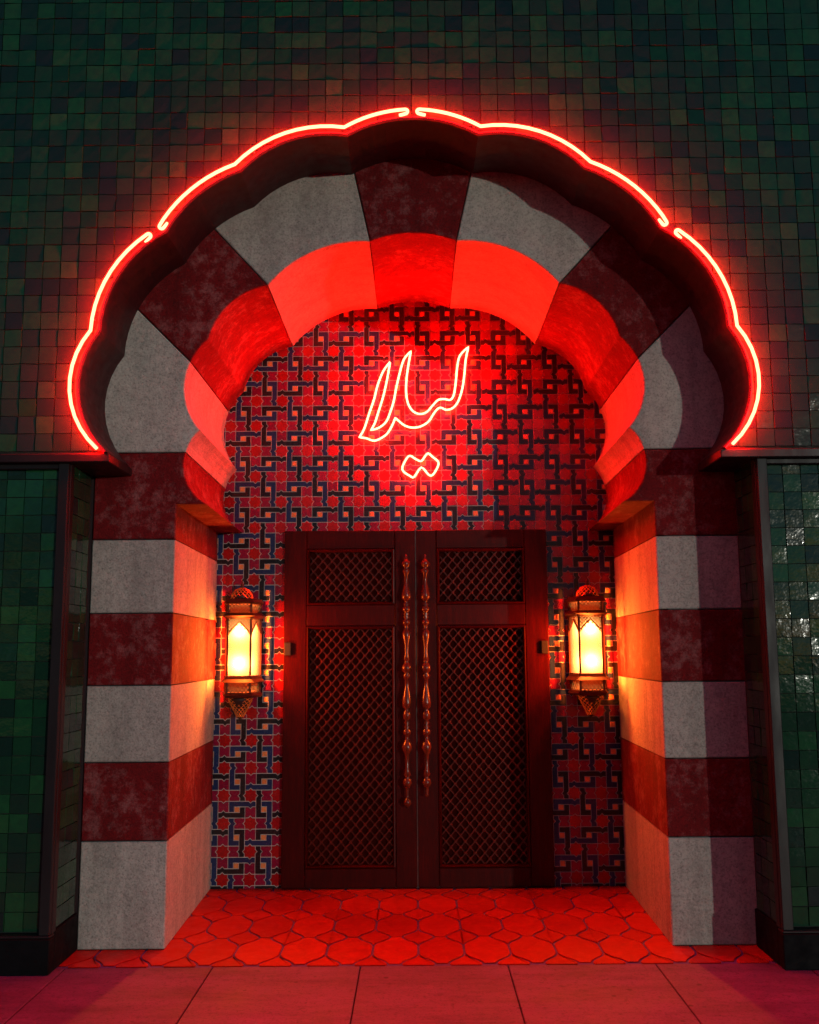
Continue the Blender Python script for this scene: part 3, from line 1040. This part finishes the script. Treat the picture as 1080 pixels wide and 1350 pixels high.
# ------------------------------------------------------------------ wall lanterns
def lantern(cx, label):
    root = empty('wall_lantern', (cx, Y_BACK, 1.14))
    tag(root, label, 'lantern', 'brass wall lanterns flanking the doors')
    yf, yb = 6.800, 6.975
    fw, bw = .080, .122
    def plan(g):
        """trapezium footprint grown by g: front left, front right, back right, back left"""
        return [(cx - fw - g, yf - g), (cx + fw + g, yf - g), (cx + bw + g, yb), (cx - bw - g, yb)]
    def slab(name, z0, z1, g0, g1, mat='lantern_metal'):
        a, b = plan(g0), plan(g1)
        V = [(x, y, z0) for x, y in a] + [(x, y, z1) for x, y in b]
        F = [(3, 2, 1, 0), (4, 5, 6, 7)] + [(i, (i + 1) % 4, (i + 1) % 4 + 4, i + 4) for i in range(4)]
        return child(MB().add(V, F).obj(name, mat), root)
    def collar(name, z0, z1, g0, g1, hole=-.022):
        a, b, c = plan(g0), plan(g1), plan(hole)
        c = [c[0], c[1], (c[2][0], yb), (c[3][0], yb)]
        V = [(x, y, z0) for x, y in a] + [(x, y, z1) for x, y in b] + [(x, y, z0) for x, y in c] + [(x, y, z1) for x, y in c]
        F = []
        for i in range(4):
            j = (i + 1) % 4
            F += [(i, j, j + 4, i + 4), (i + 4, j + 4, j + 12, i + 12), (i + 12, j + 12, j + 8, i + 8), (i + 8, j + 8, j, i)]
        return child(MB().add(V, F).obj(name, 'lantern_metal'), root)
    slab('cornice', 1.925, 1.953, .022, .004)
    slab('cornice', 1.916, 1.9245, .004, .020)
    collar('cornice', 1.836, 1.857, .030, .004)
    collar('cornice', 1.815, 1.8355, .006, .030)
    collar('base_ring', 1.410, 1.432, .012, .004)
    collar('base_ring', 1.388, 1.4095, .034, .014)
    slab('base_ring', 1.300, 1.320, .020, .004)
    slab('base_ring', 1.284, 1.2995, .004, .016)
    faces = lambda g: [(plan(g)[0], plan(g)[1]), (plan(g)[1], plan(g)[2]), (plan(g)[3], plan(g)[0])]
    # corner posts
    for x, y in plan(-.002):
        child(MB().box(x - .006, x + .006, min(y - .006, yb - .012), min(y + .006, yb), 1.3205, 1.388).obj('corner_post', 'lantern_metal'), root)
        child(MB().box(x - .006, x + .006, min(y - .006, yb - .012), min(y + .006, yb), 1.433, 1.814).obj('corner_post', 'lantern_metal'), root)
        child(MB().box(x - .006, x + .006, min(y - .006, yb - .012), min(y + .006, yb), 1.858, 1.915).obj('corner_post', 'lantern_metal'), root)
    def quad(name, a, b, z0, z1, mat):
        return child(MB().add([(a[0], a[1], z0), (b[0], b[1], z0), (b[0], b[1], z1), (a[0], a[1], z1)], [(0, 1, 2, 3)]).obj(name, mat), root)
    for a, b in faces(-.010):
        quad('glass_pane', a, b, 1.4325, 1.8145, 'frosted_glass')
        quad('diffuser', a, b, 1.3205, 1.3875, 'frosted_glass')
        quad('diffuser', a, b, 1.8575, 1.9155, 'frosted_glass')
    def strip(mb, p, q, nrm, w):
        p, q = Vector(p), Vector(q)
        t = (q - p).normalized()
        v = t.cross(nrm).normalized() * w
        d = nrm * .0015
        mb.add([p - v, p + v, q + v, q - v, p - v + d, p + v + d, q + v + d, q - v + d],
               [(4, 5, 6, 7), (0, 4, 7, 3), (1, 2, 6, 5)])
    def lattice(name, a, b, z0, z1, nu, nv, keep=None, w=.0030):
        a3, b3 = Vector((a[0], a[1], 0)), Vector((b[0], b[1], 0))
        nrm = Vector(((b3 - a3).y, -(b3 - a3).x, 0)).normalized()
        P = lambda u, v: a3.lerp(b3, u / nu) + Vector((0, 0, z0 + (z1 - z0) * v / nv))
        mb = MB()
        for i in range(nu):
            for j in range(nv):
                if keep and not keep((i + .5) / nu, (j + .5) / nv):
                    continue
                strip(mb, P(i, j), P(i + 1, j + 1), nrm, w)
                strip(mb, P(i + 1, j), P(i, j + 1), nrm, w)
        return child(mb.obj(name, 'lantern_metal'), root)
    for a, b in faces(-.002):
        lattice('filigree_band', a, b, 1.3205, 1.3875, 6, 2)
        lattice('filigree_band', a, b, 1.8575, 1.9155, 6, 2)
        edge = lambda u: .02 + .78 * (1 - abs(2 * u - 1)) ** .85
        lattice('lambrequin', a, b, 1.700, 1.8145, 7, 5, lambda u, v: v > edge(u), .0046)
        mb = MB()                                    # dark border along the pointed edge
        a3, b3 = Vector((a[0], a[1], 0)), Vector((b[0], b[1], 0))
        nrm = Vector(((b3 - a3).y, -(b3 - a3).x, 0)).normalized()
        us = [k / 12 for k in range(13)]
        pts = [a3.lerp(b3, u) + Vector((0, 0, 1.700 + .1145 * edge(u))) + nrm * .002 for u in us]
        mb.tube(pts, .0042, 5)
        child(mb.obj('pointed_border', 'lantern_metal'), root)
    # pierced dome and hanging cone
    yc = (yf + yb) / 2
    def pierced(name, prof, n, yscale):
        mb = MB()
        P = lambda i, k: Vector((cx + prof[i][0] * math.cos(2 * math.pi * k / n), yc + prof[i][0] * yscale * math.sin(2 * math.pi * k / n), prof[i][1]))
        for i in range(len(prof) - 1):
            for k in range(n):
                mb.tube([P(i, k), P(i + 1, k + 1)], .0026, 4, caps=False)
                mb.tube([P(i, k + 1), P(i + 1, k)], .0026, 4, caps=False)
        return child(mb.obj(name, 'gilt_filigree'), root)
    dome = [(.078 * math.cos(t * math.pi / 14), 1.953 + .078 * math.sin(t * math.pi / 14)) for t in (0, 2, 4, 6)]
    pierced('dome', dome, 14, .85)
    child(MB().lathe([(.070, 1.9535), (.066, 1.972), (.050, 2.000), (.022, 2.020)], 14, (cx, yc, 0)).obj('dark_dome_fill', 'iron', smooth=True), root)  # added dark body stands for the shaded hollow inside the dome
    cone = [(.086, 1.284), (.080, 1.262), (.066, 1.234), (.050, 1.206), (.035, 1.178), (.024, 1.154)]
    pierced('hanging_cone', cone, 12, .85)
    child(MB().lathe([(.018, 1.158), (.028, 1.178), (.058, 1.234), (.074, 1.265), (.078, 1.2835)], 14, (cx, yc, 0)).obj('dark_cone_fill', 'iron', smooth=True), root)  # dark filler added for the shade inside the cone
    child(MB().lathe([(.004, 2.024), (.016, 2.030), (.010, 2.040), (.013, 2.052), (.005, 2.064), (.003, 2.086)], 10, (cx, yc, 0)).obj('finial', 'lantern_metal', smooth=True), root)
    child(MB().lathe([(.002, 1.138), (.016, 1.146), (.025, 1.153), (.004, 1.157)], 10, (cx, yc, 0)).obj('drop_knob', 'lantern_metal', smooth=True), root)
    child(MB().box(cx - .10, cx + .10, yb, Y_BACK - .0056, 1.29, 1.95).obj('back_plate', 'lantern_metal'), root)
    for z in (1.735, 1.515):
        b = MB().lathe([(.004, -.026), (.016, -.018), (.020, 0), (.016, .018), (.004, .026)], 10, (cx, yc, z)).obj('bulb', 'bulb_glow', smooth=True)
        child(b, root)
        ld = bpy.data.lights.new('bulb_light', 'POINT')
        ld.energy = 125.0
        ld.color = (1.0, .155, .018)
        ld.shadow_soft_size = .03
        lo = bpy.data.objects.new('bulb_light', ld)
        COL.objects.link(lo)
        lo.location = (cx, yc - .032, z)
        child(lo, root)
    return root
lantern(-1.200, 'pierced brass wall lantern glowing yellow between door and evenly lit pier')
lantern(1.185, 'pierced brass wall lantern glowing yellow between door and half shadowed pier')

# ------------------------------------------------------------------ unseen trees behind the camera, added for reflections in the glazed tiles
def tree_meshes(seed, H):
    rd = random.Random(seed)
    tr = MB()
    base = [(0, 0, -.16), (.03, .02, 1.2), (-.02, .05, 2.4), (.05, 0, 3.4)]
    tr.tube(smooth_path(base, 4), [.20 - .008 * k for k in range(13)], 9)
    tips = []
    for k in range(8):
        a = k * 2.4 + rd.random()
        p0 = Vector((.03, .02, 2.3 + .14 * k))
        d = Vector((math.cos(a), math.sin(a), rd.uniform(.7, 1.3))).normalized()
        L = rd.uniform(1.8, 2.8)
        pts = [p0 + d * (L * q / 4) + Vector((0, 0, .12 * q * q / 4)) for q in range(5)]
        tr.tube(pts, [.085, .065, .05, .035, .02], 6)
        tips += pts[2:]
    lf = MB()
    for t in range(46):
        c = rd.choice(tips) + Vector((rd.gauss(0, .75), rd.gauss(0, .75), rd.gauss(.3, .6)))
        for q in range(46):
            p = c + Vector((rd.gauss(0, .32), rd.gauss(0, .32), rd.gauss(0, .26)))
            u = Vector((rd.gauss(0, 1), rd.gauss(0, 1), rd.gauss(0, .6))).normalized()
            v = u.orthogonal().normalized()
            a = rd.uniform(.05, .09)
            lf.add([p - u * a, p + v * a * .5, p + u * a, p - v * a * .5], [(0, 1, 2, 3)])
    return mesh('trunk', tr.V, tr.F, 'bark', True), mesh('crown', lf.V, lf.F, 'leaf')
TM = [tree_meshes(3, 6), tree_meshes(11, 6)]
for k, (x, y) in enumerate(((-17.5, -15.5), (-13.6, -14.0), (-9.8, -15.0), (-5.7, -14.2), (-1.6, -15.4), (2.4, -14.5), (17.5, -15.0))):
    r = empty('reflection_tree', (x, y, 0))
    r.rotation_euler = (0, 0, k * 1.3)
    sc_ = random.uniform(.92, 1.12)
    r.scale = (sc_, sc_, sc_)
    link('trunk', TM[k % 2][0], r)
    link('crown', TM[k % 2][1], r)
    tag(r, 'unseen leafy tree added across the road for tile reflections', 'tree', 'unseen trees added for tile reflections')
